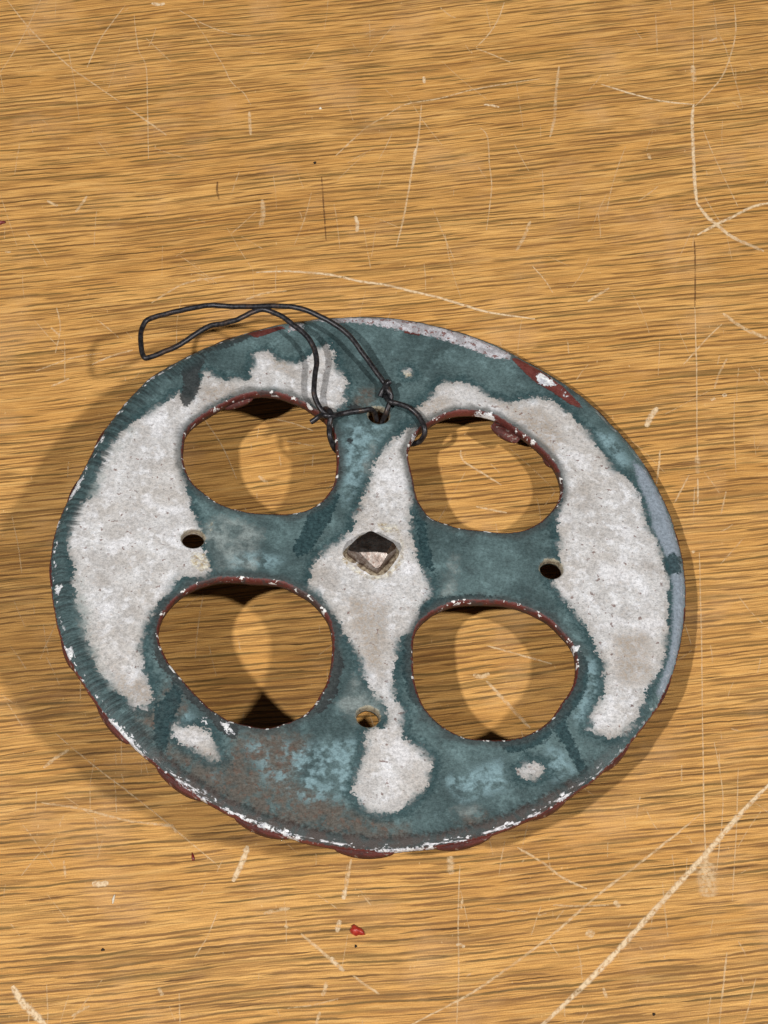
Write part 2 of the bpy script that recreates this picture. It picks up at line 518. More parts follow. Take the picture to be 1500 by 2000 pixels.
def tube(path, radius, seg=10, taper_ends=True):
    P = np.array(path, float)
    n = len(P)
    T = np.gradient(P, axis=0)
    T /= np.linalg.norm(T, axis=1)[:, None] + 1e-9
    up = np.array([0, 0, 1.0])
    if abs(T[0] @ up) > 0.9:
        up = np.array([1.0, 0, 0])
    U = np.cross(T[0], up)
    U /= np.linalg.norm(U)
    V, F = [], []
    for i in range(n):
        U = U - T[i] * (U @ T[i])
        U /= np.linalg.norm(U)
        W = np.cross(T[i], U)
        for k in range(seg):
            a = 2 * math.pi * k / seg
            V.append(P[i] + radius * (U * math.cos(a) + W * math.sin(a)))
    for i in range(n - 1):
        for k in range(seg):
            k2 = (k + 1) % seg
            F.append((i * seg + k, i * seg + k2, (i + 1) * seg + k2, (i + 1) * seg + k))
    F.append(tuple(range(seg))[::-1])
    F.append(tuple((n - 1) * seg + k for k in range(seg)))
    return V, F


# ------------------------------------------------------------------ table
oak = oak_material()
bm = bmesh.new()
bmesh.ops.create_cube(bm, size=1.0)
bmesh.ops.scale(bm, vec=(1.1, 0.9, 0.028), verts=bm.verts)
bmesh.ops.translate(bm, vec=(0, 0.03, -0.014), verts=bm.verts)
bmesh.ops.bevel(bm, geom=list(bm.edges), offset=0.003, segments=2, affect='EDGES')
me = bpy.data.meshes.new('table_top')
bm.to_mesh(me)
bm.free()
table = tag(link('table_top', me, oak), 'worn honey oak table top covered in pale scratches', 'table', kind='structure')

SC = {
    'strong': scratch_material('scratch_raw_fibre', srgb(232, 206, 168), 0.88, 0.27, 0.58),
    'mid': scratch_material('scratch_scuffed', srgb(234, 204, 160), 0.70, 0.26, 0.64),
    'faint': scratch_material('scratch_faint', srgb(232, 202, 158), 0.60, 0.30, 0.62),
    'hair': scratch_material('scratch_hairline', srgb(228, 196, 150), 0.50, 0.36, 0.58),
    'dark': scratch_material('scratch_dirt_filled', srgb(100, 68, 42), 0.55, 0.34, 0.5),
}


def ribbon(pts_px, width_px, wob=0.35, n=10, taper=0.5, lift=0.03, rnd=random):
    P = np.array([on_table(x, y)[:2] for x, y in spline(pts_px, n)])
    T = np.gradient(P, axis=0)
    T /= np.linalg.norm(T, axis=1)[:, None] + 1e-9
    Nn = np.stack([-T[:, 1], T[:, 0]], 1)
    half = width_px * 0.147 * 0.5 * 1.6
    V, F, A = [], [], []
    m_ = len(P)
    ph = rnd.random() * 50
    for i in range(m_):
        t = i / (m_ - 1)
        k = min(1.0, taper + (1 - taper) * min(t, 1 - t) * 6)
        k *= 1 + wob * mnoise.noise(Vector((ph + i * 0.45, 0, 0)))
        off = Nn[i] * 0.12 * mnoise.noise(Vector((ph, i * 0.6, 3)))
        for s_, a in ((-1, 1), (0, 0), (1, 1)):
            q = P[i] + off + Nn[i] * s_ * half * k
            V.append((q[0], q[1], lift))
            A.append(float(a))
    for i in range(m_ - 1):
        for c in (0, 1):
            F.append((i * 3 + c, (i + 1) * 3 + c, (i + 1) * 3 + c + 1, i * 3 + c + 1)[::-1])
    return V, F, A


lift_count = 0


def scratch(pts, w, kind='mid', name='scratch'):
    global lift_count
    lift_count += 1
    V, F, A = ribbon(pts, w, lift=0.02 + 0.0012 * lift_count)
    me = mesh(name, V, F, False)
    at = me.attributes.new('across', 'FLOAT', 'POINT')
    at.data.foreach_set('value', A)
    return link(name, me, SC[kind], table)


SCR = [
    ([(10, -5), (60, 58), (130, 125), (185, 165), (235, 200)], 3.2, 'faint'), ([(245, 208), (285, 235), (325, 264)], 4, 'mid'),
    ([(82, -5), (40, 80), (-5, 150)], 2.4, 'faint'), ([(245, 10), (200, 70), (182, 105), (170, 132)], 3, 'faint'),
    ([(262, 30), (270, 95), (285, 130), (288, 200), (290, 310)], 2.4, 'faint'), ([(296, 6), (310, 9), (322, 7)], 8, 'strong'),
    ([(350, 20), (400, 48), (450, 66), (490, 70)], 2.6, 'faint'), ([(380, 40), (430, 118), (452, 160), (476, 182), (490, 205)], 2.4, 'faint'),
    ([(487, 218), (488, 240), (490, 264)], 6, 'mid'), ([(170, 383), (160, 398), (148, 414)], 6, 'mid'), ([(92, 392), (103, 398), (113, 402)], 6, 'mid'),
    ([(512, 390), (514, 420), (508, 445)], 9, 'faint'), ([(694, 422), (698, 438), (697, 453)], 7, 'strong'),
    ([(500, 532), (560, 530), (640, 536), (700, 549), (750, 556), (800, 568), (860, 582), (905, 596), (960, 611), (1045, 623)], 5.2, 'strong'),
    ([(440, 540), (370, 551), (330, 570), (296, 592)], 4, 'faint'), ([(480, 585), (520, 572), (560, 568)], 5, 'faint'),
    ([(655, 305), (690, 272), (720, 246), (752, 228)], 3.6, 'mid'), ([(752, 228), (790, 205), (860, 192), (920, 176), (980, 165), (1055, 154)], 3.4, 'mid'),
    ([(823, 205), (818, 265), (812, 300), (804, 338), (795, 390), (785, 440), (774, 482)], 3.8, 'mid'), ([(812, 290), (808, 315), (804, 335)], 5.5, 'strong'),
    ([(985, 5), (972, 40), (952, 70), (930, 92)], 3, 'mid'), ([(930, 95), (960, 106), (1002, 124)], 3, 'mid'), ([(860, 15), (878, 30), (890, 35)], 3, 'mid'),
    ([(1092, 130), (1086, 180), (1083, 230), (1074, 268)], 6, 'faint'), ([(1175, 165), (1230, 182), (1290, 197), (1352, 204)], 4, 'strong'),
    ([(1355, 203), (1352, 230), (1353, 270), (1355, 320), (1358, 370), (1362, 400)], 6.5, 'strong'), ([(1362, 398), (1380, 422), (1400, 439), (1430, 463), (1470, 481), (1492, 491)], 7, 'strong'),
    ([(1505, 396), (1470, 404), (1430, 424), (1400, 438), (1362, 459)], 6, 'strong'), ([(1434, 8), (1437, 60), (1427, 108), (1410, 150), (1385, 180), (1358, 207)], 3.2, 'mid'),
    ([(1354, -5), (1354, 70), (1355, 200)], 2, 'faint'), ([(1353, 128), (1354, 145), (1356, 160)], 10, 'mid'), ([(1356, 470), (1358, 520), (1357, 600)], 3, 'dark'),
    ([(1357, 600), (1360, 700), (1361, 800), (1362, 905)], 2.6, 'mid'), ([(1362, 890), (1362, 905), (1363, 925)], 9, 'faint'), ([(1363, 935), (1363, 985)], 3.5, 'mid'),
    ([(1366, 1080), (1370, 1250), (1372, 1400)], 2.4, 'faint'), ([(1372, 1400), (1375, 1580), (1379, 1685)], 2.6, 'mid'),
    ([(1380, 1685), (1381, 1715), (1388, 1752)], 30, 'faint'), ([(1377, 1665), (1378, 1690), (1380, 1712)], 12, 'mid'),
    ([(1505, 1530), (1450, 1585), (1390, 1655), (1340, 1710), (1290, 1765), (1240, 1820), (1180, 1885), (1120, 1945), (1055, 2006)], 8.5, 'strong'),
    ([(1370, 1588), (1320, 1630), (1250, 1685), (1160, 1755), (1080, 1825), (1000, 1885), (920, 1940), (798, 2004)], 4, 'mid'),
    ([(1010, 1655), (1060, 1685), (1100, 1715), (1146, 1736)], 4, 'mid'), ([(484, 1652), (474, 1682), (455, 1722)], 9, 'strong'),
    ([(686, 1678), (676, 1735), (673, 1756)], 5, 'mid'), ([(674, 1738), (672, 1748), (671, 1757)], 7, 'strong'), ([(664, 1797), (661, 1808), (658, 1821)], 7, 'strong'),
    ([(588, 1824), (630, 1860), (652, 1880), (672, 1896)], 5, 'mid'), ([(646, 1870), (658, 1884), (672, 1897)], 6.5, 'strong'), ([(690, 1906), (715, 1925), (742, 1942)], 4, 'mid'),
    ([(638, 1918), (634, 1935), (629, 1945)], 6, 'mid'), ([(625, 1976), (617, 2004)], 5, 'mid'), ([(24, 1926), (45, 1960), (62, 1976), (90, 2004)], 11, 'strong'),
    ([(898, 1690), (895, 1800), (896, 1900), (892, 2000)], 2.6, 'faint'), ([(880, 1672), (880, 1708)], 11, 'faint'), ([(903, 1757), (900, 1776)], 4, 'mid'), ([(891, 1845), (900, 1846), (908, 1850)], 5, 'strong'),
    ([(80, 1568), (160, 1580), (250, 1603), (340, 1612)], 4, 'faint'), ([(108, 1432), (170, 1485), (270, 1562), (330, 1610), (430, 1695)], 2.4, 'faint'),
    ([(1262, 834), (1270, 816), (1284, 796)], 10, 'strong'), ([(1148, 590), (1168, 576), (1190, 563)], 5.5, 'mid'),
    ([(1410, 633), (1380, 662), (1355, 690), (1335, 712)], 3, 'mid'), ([(1412, 612), (1450, 640), (1505, 664)], 7, 'mid'),
    ([(1289, 880), (1287, 910), (1282, 945)], 3.6, 'mid'), ([(1346, 928), (1330, 958), (1316, 985)], 3, 'faint'), ([(1418, 960), (1408, 1005)], 3, 'faint'),
    ([(950, 1261), (1000, 1275), (1078, 1297)], 3.4, 'mid'), ([(924, 1318), (940, 1322), (956, 1316)], 8, 'mid'), ([(950, 1330), (985, 1368), (1010, 1395), (1035, 1422)], 6, 'mid'),
    ([(385, 800), (432, 868), (462, 935)], 2.4, 'faint'), ([(535, 818), (575, 828), (612, 842)], 2.6, 'mid'), ([(560, 862), (585, 866), (615, 872)], 2.4, 'faint'),
    ([(505, 930), (515, 938), (525, 946)], 6, 'mid'), ([(900, 880), (905, 900), (935, 920), (980, 948)], 4, 'mid'), ([(930, 990), (960, 996), (990, 1002)], 4, 'mid'),
    ([(1395, 1450), (1412, 1560), (1400, 1700)], 2, 'faint'), ([(1442, 1500), (1438, 1620), (1430, 1760)], 2, 'faint'), ([(1420, 1860), (1412, 1930), (1405, 2000)], 3, 'faint'),
    ([(1036, 432), (1022, 466), (1008, 490)], 6.5, 'faint'), ([(938, 250), (952, 268), (956, 320), (960, 370), (950, 450)], 2.6, 'faint'), ([(1372, 250), (1392, 300), (1420, 360), (1442, 405)], 2.2, 'faint'),
    ([(1040, 520), (1062, 545), (1080, 572)], 2.4, 'mid'), ([(628, 345), (632, 400), (637, 470)], 3, 'dark'), ([(425, 355), (424, 372), (428, 390)], 4, 'dark'),
    ([(945, 205), (960, 206), (975, 210)], 5, 'strong'), ([(828, 150), (829, 163)], 6, 'strong'), ([(1384, 80), (1392, 78), (1400, 74)], 5, 'strong'), ([(1266, 300), (1270, 312)], 6, 'mid'),
    ([(1145, 1820), (1160, 1828)], 12, 'mid'), ([(1200, 1760), (1210, 1772)], 8, 'mid'), ([(1178, 1930), (1185, 1950)], 5, 'mid'), ([(1080, 1768), (1130, 1770), (1190, 1768)], 3, 'faint'),
    ([(70, 725), (140, 700), (200, 690)], 3, 'faint'), ([(100, 640), (115, 655)], 4, 'faint'), ([(110, 600), (118, 640), (108, 690)], 3, 'faint'),
    ([(180, 712), (220, 695), (260, 684)], 4, 'mid'), ([(100, 755), (135, 740)], 4, 'mid'), ([(190, 625), (215, 645), (232, 660)], 2.5, 'faint'), ([(10, 492), (22, 493)], 5, 'mid'),
    ([(85, 1500), (110, 1480), (135, 1465)], 6, 'faint'), ([(180, 1726), (195, 1727), (212, 1725)], 9, 'strong'), ([(515, 1785), (540, 1778), (566, 1774)], 6, 'faint'), ([(556, 1808), (563, 1812)], 5, 'mid'),
    ([(380, 1870), (405, 1830), (425, 1780)], 2.6, 'faint'), ([(300, 1610), (335, 1615), (345, 1628)], 5, 'faint'), ([(125, 1680), (128, 1715)], 4, 'faint'), ([(140, 1985), (175, 1965)], 4, 'faint'),
    ([(350, 1940), (352, 2000)], 2.5, 'faint'), ([(310, 1930), (318, 1945)], 6, 'faint'), ([(1290, 1120), (1330, 1200), (1350, 1260)], 2, 'faint'),
    ([(1420, 700), (1405, 730), (1395, 760)], 4, 'faint'), ([(1412, 770), (1418, 775)], 8, 'strong'), ([(1388, 782), (1397, 778)], 6, 'mid'), ([(1352, 1076), (1356, 1080)], 6, 'mid'),
]
for pts, w, k in SCR:
    scratch(pts, w, k, 'dirt_line' if k == 'dark' else 'scratch')

# hairline scratches nobody could count
rs = random.Random(21)
V, F, A = [], [], []
for i in range(330):
    x, y = rs.uniform(-40, 1540), rs.uniform(-40, 2040)
    ang = rs.choice([math.radians(rs.gauss(92, 7)), math.radians(rs.gauss(60, 25)), math.radians(rs.gauss(130, 25))])
    L = rs.uniform(12, 90) * rs.choice([0.4, 1, 1, 1.6])
    bend = rs.gauss(0, 0.08)
    pts = [(x + L * (t - .5) * math.cos(ang + bend * t), y - L * (t - .5) * math.sin(ang + bend * t)) for t in (0, .5, 1)]
    v, f, a = ribbon(pts, rs.uniform(1.2, 2.6), n=4, lift=0.003 + 0.00003 * i, rnd=rs)
    b = len(V)
    V += v
    A += a
    F += [tuple(b + j for j in q) for q in f]
me = mesh('hairline_scratches', V, F, False)
me.attributes.new('across', 'FLOAT', 'POINT').data.foreach_set('value', A)
tag(link('hairline_scratches', me, SC['hair'], table), kind='stuff')

# ------------------------------------------------------------------ the wheel
wheel = bpy.data.objects.new('handwheel', None)
wm = Matrix([list(r) + [0] for r in WHEEL_ROT] + [[0, 0, 0, 1]])
wm.translation = Vector((0, 0, WHEEL_H * MM))
wheel.matrix_world = wm
C.objects.link(wheel)
tag(wheel, 'round iron handwheel with four big openings and flaking teal and pale paint', 'handwheel')

RIM = [(275, 755), (205, 840), (152, 940), (118, 1010), (99, 1085), (104, 1180), (122, 1255), (165, 1340), (235, 1430), (330, 1515), (430, 1580), (520, 1620), (620, 1648), (720, 1662), (800, 1660), (900, 1645), (1000, 1615), (1090, 1570), (1180, 1505), (1240, 1440), (1290, 1370), (1322, 1290), (1337, 1200), (1338, 1130), (1325, 1060), (1300, 985), (1250, 895), (1180, 815), (1110, 755), (1000, 690), (930, 660), (850, 636), (770, 622), (690, 619), (600, 626), (520, 640), (430, 668), (340, 710)]
HOLES = [
    [(367, 837), (410, 803), (475, 772), (527, 766), (571, 777), (610, 798), (640, 822), (657, 872), (655, 933), (640, 963), (614, 987), (575, 1000), (532, 1002), (484, 998), (436, 985), (402, 963), (376, 941), (360, 907), (358, 872)],
    [(798, 875), (815, 844), (837, 827), (867, 810), (897, 803), (936, 804), (971, 814), (1010, 840), (1045, 866), (1071, 892), (1090, 922), (1096, 953), (1090, 979), (1075, 1000), (1049, 1022), (1019, 1035), (984, 1039), (941, 1035), (902, 1031), (867, 1020), (841, 1009), (824, 987), (813, 966), (806, 927), (799, 900)],
    [(309, 1240), (316, 1205), (333, 1179), (363, 1153), (398, 1137), (441, 1129), (493, 1132), (541, 1136), (580, 1151), (615, 1175), (641, 1210), (649, 1249), (647, 1292), (638, 1331), (619, 1366), (597, 1392), (563, 1409), (519, 1420), (476, 1413), (441, 1402), (407, 1379), (376, 1348), (346, 1314), (324, 1283)],
    [(807, 1280), (810, 1238), (826, 1210), (859, 1187), (896, 1175), (943, 1173), (989, 1176), (1027, 1187), (1069, 1208), (1101, 1238), (1122, 1271), (1126, 1308), (1115, 1345), (1097, 1373), (1073, 1406), (1045, 1427), (1003, 1441), (957, 1443), (910, 1439), (882, 1427), (849, 1404), (826, 1373), (812, 1336)],
]
BORES = [(740, 810, 3.15), (377, 1051, 3.15), (1077, 1110, 3.2), (719, 1399, 3.05)]
THICK = 3.0


def outline(px, step, z=0.0, jitter=0.0, seed=0):
    P = spline([on_wheel(x, y, z)[:2] for x, y in px], 12, True)
    P = resample_closed(P, step)
    if area2(P) < 0:
        P = P[::-1].copy()
    if jitter:
        n = len(P)
        T = np.roll(P, -1, 0) - np.roll(P, 1, 0)
        T /= np.linalg.norm(T, axis=1)[:, None]
        Nn = np.stack([T[:, 1], -T[:, 0]], 1)
        for i in range(n):
            v = Vector((P[i][0] * 0.22, P[i][1] * 0.22, seed))
            P[i] += Nn[i] * jitter * (mnoise.noise(v) + 0.6 * mnoise.noise(v * 3.1))
    return P


loops = [outline(RIM, 1.1, -1.5, 0.22, 3.0)]
for i, h in enumerate(HOLES):
    loops.append(outline(h, 0.9, 0.0, 0.16, 10.0 + i))
for bx, by, br in BORES:
    c = on_wheel(bx, by)[:2]
    a = np.arange(30) / 30 * 2 * math.pi
    loops.append(np.stack([c[0] + br * np.cos(a) * 1.02, c[1] + br * np.sin(a)], 1))

# points: the boundaries, rings set in from them, then a grid
pts, edges = [], []
for L in loops:
    b = len(pts)
    pts += [tuple(q) for q in L]
    edges += [(b + i, b + (i + 1) % len(L)) for i in range(len(L))]
nb = len(pts)
extra = []
for li, L in enumerate(loops):
    T = np.roll(L, -1, 0) - np.roll(L, 1, 0)
    T /= np.linalg.norm(T, axis=1)[:, None]
    inn = np.stack([-T[:, 1], T[:, 0]], 1) * (1 if li == 0 else -1)   # into the metal
    for d in ((0.35, 0.8, 1.4, 2.1, 2.9, 3.8) if li == 0 else (0.3, 0.65, 1.1, 1.8)):
        extra.append((L + inn * d, d))
g = 1.2
gx, gy = np.meshgrid(np.arange(-96, 97, g), np.arange(-96, 97, g * 0.866))
gx = gx + (np.arange(gx.shape[0]) % 2)[:, None] * g * 0.5
grid = np.stack([gx.ravel(), gy.ravel()], 1)


def metal_distance(P):
    r = -sdf(loops[0], P)
    h = np.full(len(P), 1e9)
    for L in loops[1:]:
        h = np.minimum(h, sdf(L, P))
    return r, h


for P, d in extra:
    r, h = metal_distance(P)
    ok = np.minimum(r, h) > d * 0.93
    pts += [tuple(q) for q in P[ok]]
r, h = metal_distance(grid)
ok = (r > 4.5) & (h > 2.5)
pts += [tuple(q) for q in grid[ok]]
res = delaunay_2d_cdt([Vector(q) for q in pts], edges, [], 0, 1e-5)
vco = np.array([tuple(v) for v in res[0]])
old_to_new = {}
for ni, src in enumerate(res[3]):
    for o_ in src:
        old_to_new[o_] = ni
tri = np.array([tuple(f) for f in res[2]])
cen = vco[tri].mean(1)
r, h = metal_distance(cen)
tri = tri[(r > 0) & (h > 0)]
a_, b_, c_ = vco[tri[:, 0]], vco[tri[:, 1]], vco[tri[:, 2]]
flip = ((b_ - a_)[:, 0] * (c_ - a_)[:, 1] - (b_ - a_)[:, 1] * (c_ - a_)[:, 0]) < 0
tri[flip] = tri[flip][:, ::-1]
rimd, holed = metal_distance(vco)
bored = np.full(len(vco), 1e9)
for L in loops[5:]:
    bored = np.minimum(bored, sdf(L, vco))


def top_z(P, rd, hd):
    z = np.zeros(len(P))
    k = np.clip(rd / 3.0, 0, 1)
    z -= 1.5 * (1 - k) ** 1.7
    k = np.clip(hd / 1.0, 0, 1)
    z -= 0.75 * (1 - np.sqrt(1 - (1 - k) ** 2))
    for i in range(len(P)):
        v = Vector((P[i, 0] * 0.035, P[i, 1] * 0.035, 2.0))
        z[i] += 0.30 * mnoise.noise(v) + 0.12 * mnoise.noise(v * 4.0)
    return z


zt = top_z(vco, rimd, holed)
nv = len(vco)
verts = [(vco[i, 0], vco[i, 1], zt[i]) for i in range(nv)]
faces = [tuple(int(k) for k in t) for t in tri]
verts += [(vco[i, 0], vco[i, 1], -THICK + 0.25 * mnoise.noise(Vector((vco[i, 0] * 0.1, vco[i, 1] * 0.1, 9)))) for i in range(nv)]
faces += [tuple(int(k) + nv for k in t[::-1]) for t in tri]
rim_at = list(rimd) + [-2.0 if x < 6 else -2.0 for x in rimd]
big = np.full(nv, 1e9)
for L in loops[1:5]:
    big = np.minimum(big, sdf(L, vco))
hole_at = list(big) + [-3.0] * nv
bore_at = list(bored) + [40.0] * nv
xy = [tuple(q) for q in vco] * 2
base = 0
for li, L in enumerate(loops):
    idx = [old_to_new[base + i] for i in range(len(L))]
    base += len(L)
    rows = [idx]
    cx_, cy_ = L.mean(0)
    for t in (0.35, 0.7):
        row = []
        for j in idx:
            x, y = vco[j]
            z = zt[j] * (1 - t) - THICK * t
            row.append(len(verts))
            verts.append((x, y, z))
            rim_at.append(-t * 2.2 if li == 0 else 40.0)
            hole_at.append(-t * 2.6 if 1 <= li <= 4 else 40.0)
            bore_at.append(-t * 2.6 if li > 4 else 40.0)
            xy.append((x, y))
        rows.append(row)
    rows.append([j + nv for j in idx])
    for a, b in zip(rows[:-1], rows[1:]):
        n = len(a)
        for i in range(n):
            q = (a[i], b[i], b[(i + 1) % n], a[(i + 1) % n])
            faces.append(q if li == 0 else q[::-1])
plate_me = mesh('plate', verts, faces)
xy = np.array(xy)

WHITE = [
    # the big pale patch on the scraped side
    [(335, 775), (352, 768), (372, 778), (392, 742), (400, 725), (440, 742), (490, 742), (498, 692), (520, 685), (545, 705), (585, 708), (605, 690), (640, 672), (652, 690), (655, 715), (678, 745), (672, 790), (655, 805), (625, 800), (590, 782), (530, 762), (480, 768), (440, 782), (400, 803), (368, 832), (356, 872), (357, 928), (363, 955), (369, 981), (379, 1013), (390, 1030), (400, 1052), (396, 1072), (404, 1091), (412, 1115), (400, 1126), (357, 1123), (336, 1144), (307, 1181), (291, 1208), (277, 1243), (275, 1267), (278, 1300), (297, 1340), (297, 1362), (286, 1384), (265, 1381), (230, 1352), (203, 1328), (187, 1301), (173, 1259), (164, 1224), (163, 1197), (151, 1171), (143, 1141), (145, 1120), (144, 1101), (137, 1083), (132, 1053), (135, 1029), (144, 1008), (148, 987), (160, 979), (184, 971), (189, 941), (195, 909), (205, 880), (230, 850), (262, 825), (298, 800)],
    [(334, 1411), (363, 1417), (390, 1422), (411, 1427), (419, 1453), (435, 1485), (409, 1483), (382, 1467), (353, 1451), (337, 1437)],
    # round the bolt, down to the lower bore and past it
    [(736, 893), (760, 867), (795, 835), (820, 838), (805, 862), (798, 890), (806, 927), (806, 965), (800, 1005), (803, 1045), (812, 1075), (822, 1105), (838, 1135), (846, 1160), (830, 1176), (815, 1195), (816, 1215), (804, 1232), (785, 1240), (776, 1262), (770, 1290), (767, 1330), (772, 1362), (785, 1385), (786, 1440), (800, 1450), (825, 1462), (845, 1490), (835, 1530), (810, 1560), (780, 1585), (740, 1590), (705, 1575), (688, 1545), (700, 1510), (712, 1470), (712, 1430), (735, 1424), (756, 1415), (758, 1395), (748, 1372), (733, 1356), (715, 1330), (705, 1290), (682, 1252), (665, 1225), (648, 1195), (628, 1170), (600, 1145), (610, 1120), (616, 1090), (660, 1060), (690, 1030), (695, 1005), (710, 970), (725, 930)],
    [(1010, 1502), (1030, 1487), (1055, 1490), (1066, 1510), (1045, 1522), (1016, 1520)],
    # the big pale patch on the lavender side
    [(808, 800), (838, 778), (862, 748), (900, 745), (930, 757), (960, 777), (1000, 787), (1040, 775), (1080, 783), (1110, 805), (1140, 835), (1160, 862), (1184, 897), (1205, 921), (1232, 940), (1245, 961), (1259, 999), (1263, 1025), (1285, 1057), (1293, 1087), (1304, 1111), (1305, 1148), (1305, 1193), (1303, 1247), (1296, 1290), (1285, 1322), (1262, 1350), (1250, 1390), (1222, 1432), (1190, 1442), (1150, 1427), (1155, 1395), (1180, 1350), (1180, 1300), (1165, 1262), (1149, 1233), (1128, 1199), (1107, 1172), (1077, 1137), (1092, 1115), (1093, 1089), (1092, 1047), (1087, 1009), (1102, 960), (1085, 905), (1050, 866), (1010, 836), (970, 810), (930, 800), (890, 800), (860, 810), (835, 826)],
    [(790, 690 + 35), (800, 722), (806, 732), (795, 735)],
]
VEIL = [
    [(885, 1582), (910, 1570), (936, 1575), (925, 1592), (895, 1594)],
    [(395, 1030), (430, 1005), (515, 1030), (500, 1110), (420, 1112)],
    [(860, 1165), (885, 1085), (895, 1090), (884, 1160), (850, 1178)],
    [(170, 960), (215, 880), (255, 835), (270, 840), (215, 905), (190, 965), (170, 975)],
    [(140, 1150), (160, 1130), (185, 1260), (225, 1350), (215, 1355), (160, 1260)],
    [(690, 1320), (735, 1360), (760, 1400), (700, 1420), (660, 1380)],
    [(710, 905), (730, 870), (735, 900), (715, 935)],
]
DARK = [
    [(373, 688), (400, 683), (398, 669), (440, 654), (485, 642), (520, 637), (480, 664), (440, 680), (402, 690), (400, 707), (387, 728), (392, 749), (381, 776), (368, 793), (357, 792), (351, 776), (359, 749), (352, 728), (363, 707)],
    [(637, 1192), (659, 1222), (651, 1250), (670, 1287), (672, 1304), (659, 1337), (662, 1348), (645, 1374), (634, 1390), (612, 1392), (631, 1362), (645, 1326), (650, 1287), (647, 1242)],
    [(300, 1240), (306, 1205), (330, 1170), (336, 1180), (315, 1220), (318, 1270), (345, 1316), (376, 1350), (405, 1382), (440, 1408), (420, 1410), (370, 1370), (330, 1320), (302, 1290)],
    [(1068, 900), (1082, 905), (1094, 935), (1085, 925)], [(676, 795), (690, 788), (710, 795), (698, 805)],
    [(652, 880), (664, 890), (668, 925), (655, 960), (640, 985), (636, 975), (652, 935)], [(676, 855), (688, 855), (690, 866), (678, 866)],
    [(400, 1390), (440, 1400), (470, 1420), (460, 1445), (430, 1430)],
]
DEEP = [
    [(650, 962), (625, 985), (603, 1003), (590, 1035), (571, 1070), (580, 1088), (605, 1080), (620, 1055), (645, 1018), (664, 965)],
    [(1122, 1262), (1145, 1285), (1150, 1330), (1132, 1375), (1106, 1402), (1112, 1430), (1127, 1460), (1147, 1500), (1156, 1535), (1135, 1535), (1127, 1500), (1105, 1462), (1084, 1432), (1080, 1405), (1108, 1365), (1120, 1325)],
    [(965, 1446), (1040, 1432), (1075, 1405), (1084, 1398), (1074, 1440), (1050, 1457), (1020, 1467), (995, 1470)],
    [(300, 1385), (345, 1330), (360, 1350), (335, 1420), (320, 1480), (300, 1450)],
    [(825, 1210), (818, 1190), (835, 1172), (880, 1164), (930, 1160), (980, 1166), (930, 1172), (870, 1182)],
    [(790, 1250), (808, 1232), (806, 1285), (815, 1345), (830, 1385), (800, 1370), (785, 1310)],
    [(812, 970), (830, 1000), (835, 1050), (850, 1120), (830, 1105), (815, 1040)],
    [(1293, 1092), (1312, 1080), (1330, 1085), (1333, 1118), (1312, 1122), (1303, 1128)],
]
LIGHT = [
    [(470, 1450), (520, 1440), (600, 1450), (700, 1440), (700, 1500), (680, 1560), (600, 1570), (520, 1530)],
    [(1130, 1290), (1165, 1280), (1175, 1340), (1150, 1400), (1130, 1420), (1110, 1400), (1145, 1340)],
    [(1070, 1450), (1105, 1470), (1128, 1510), (1080, 1530), (1060, 1490)],
    [(340, 1395), (360, 1380), (385, 1405), (360, 1420)],
    [(385, 1512), (410, 1500), (440, 1520), (420, 1535)],
    [(670, 830), (720, 820), (760, 830), (740, 870), (700, 960), (670, 990), (665, 900)],
    [(440, 1085), (500, 1075), (560, 1090), (540, 1110), (450, 1112)],
    [(1150, 830), (1200, 850), (1235, 905), (1215, 920), (1170, 870)],
    [(860, 1520), (980, 1480), (1000, 1540), (900, 1570)],
]
BROWN = [
    [(305, 1470), (330, 1445), (420, 1490), (470, 1430), (530, 1428), (600, 1440), (560, 1530), (700, 1585), (780, 1610), (800, 1625), (790, 1645), (660, 1645), (500, 1598), (400, 1550)],
    [(230, 1350), (290, 1380), (340, 1330), (370, 1360), (330, 1450), (290, 1450)],
    [(900, 1600), (940, 1590), (960, 1610), (920, 1625)],
    [(720, 790), (690, 800), (690, 770), (730, 760)],
]
STAIN = [
    [(225, 1310), (290, 1330), (300, 1370), (270, 1385), (220, 1345)], [(340, 1450), (440, 1470), (430, 1490), (350, 1480)],
    [(520, 690), (570, 690), (565, 730), (530, 725)], [(390, 760), (440, 745), (470, 770), (400, 800)], [(1195, 1240), (1260, 1230), (1280, 1330), (1210, 1340)],
    [(670, 1170), (760, 1160), (750, 1330), (715, 1300)], [(960, 780), (1060, 800), (1110, 860), (1080, 895), (1010, 830)], [(810, 790), (860, 770), (880, 790), (840, 815)],
]
RED = [
    [(998, 700), (1012, 698), (1058, 723), (1104, 758), (1132, 788), (1140, 799), (1114, 790), (1076, 764), (1042, 744), (1018, 721)],
    [(790, 642), (825, 648), (820, 656), (788, 650)], [(480, 648), (545, 634), (560, 640), (500, 660)],
    [(860, 808), (900, 798), (960, 806), (1010, 836), (1000, 842), (950, 815), (890, 808)],
    [(800, 866), (812, 845), (816, 855), (806, 872)], [(820, 985), (835, 1005), (870, 1024), (838, 1012)],
]
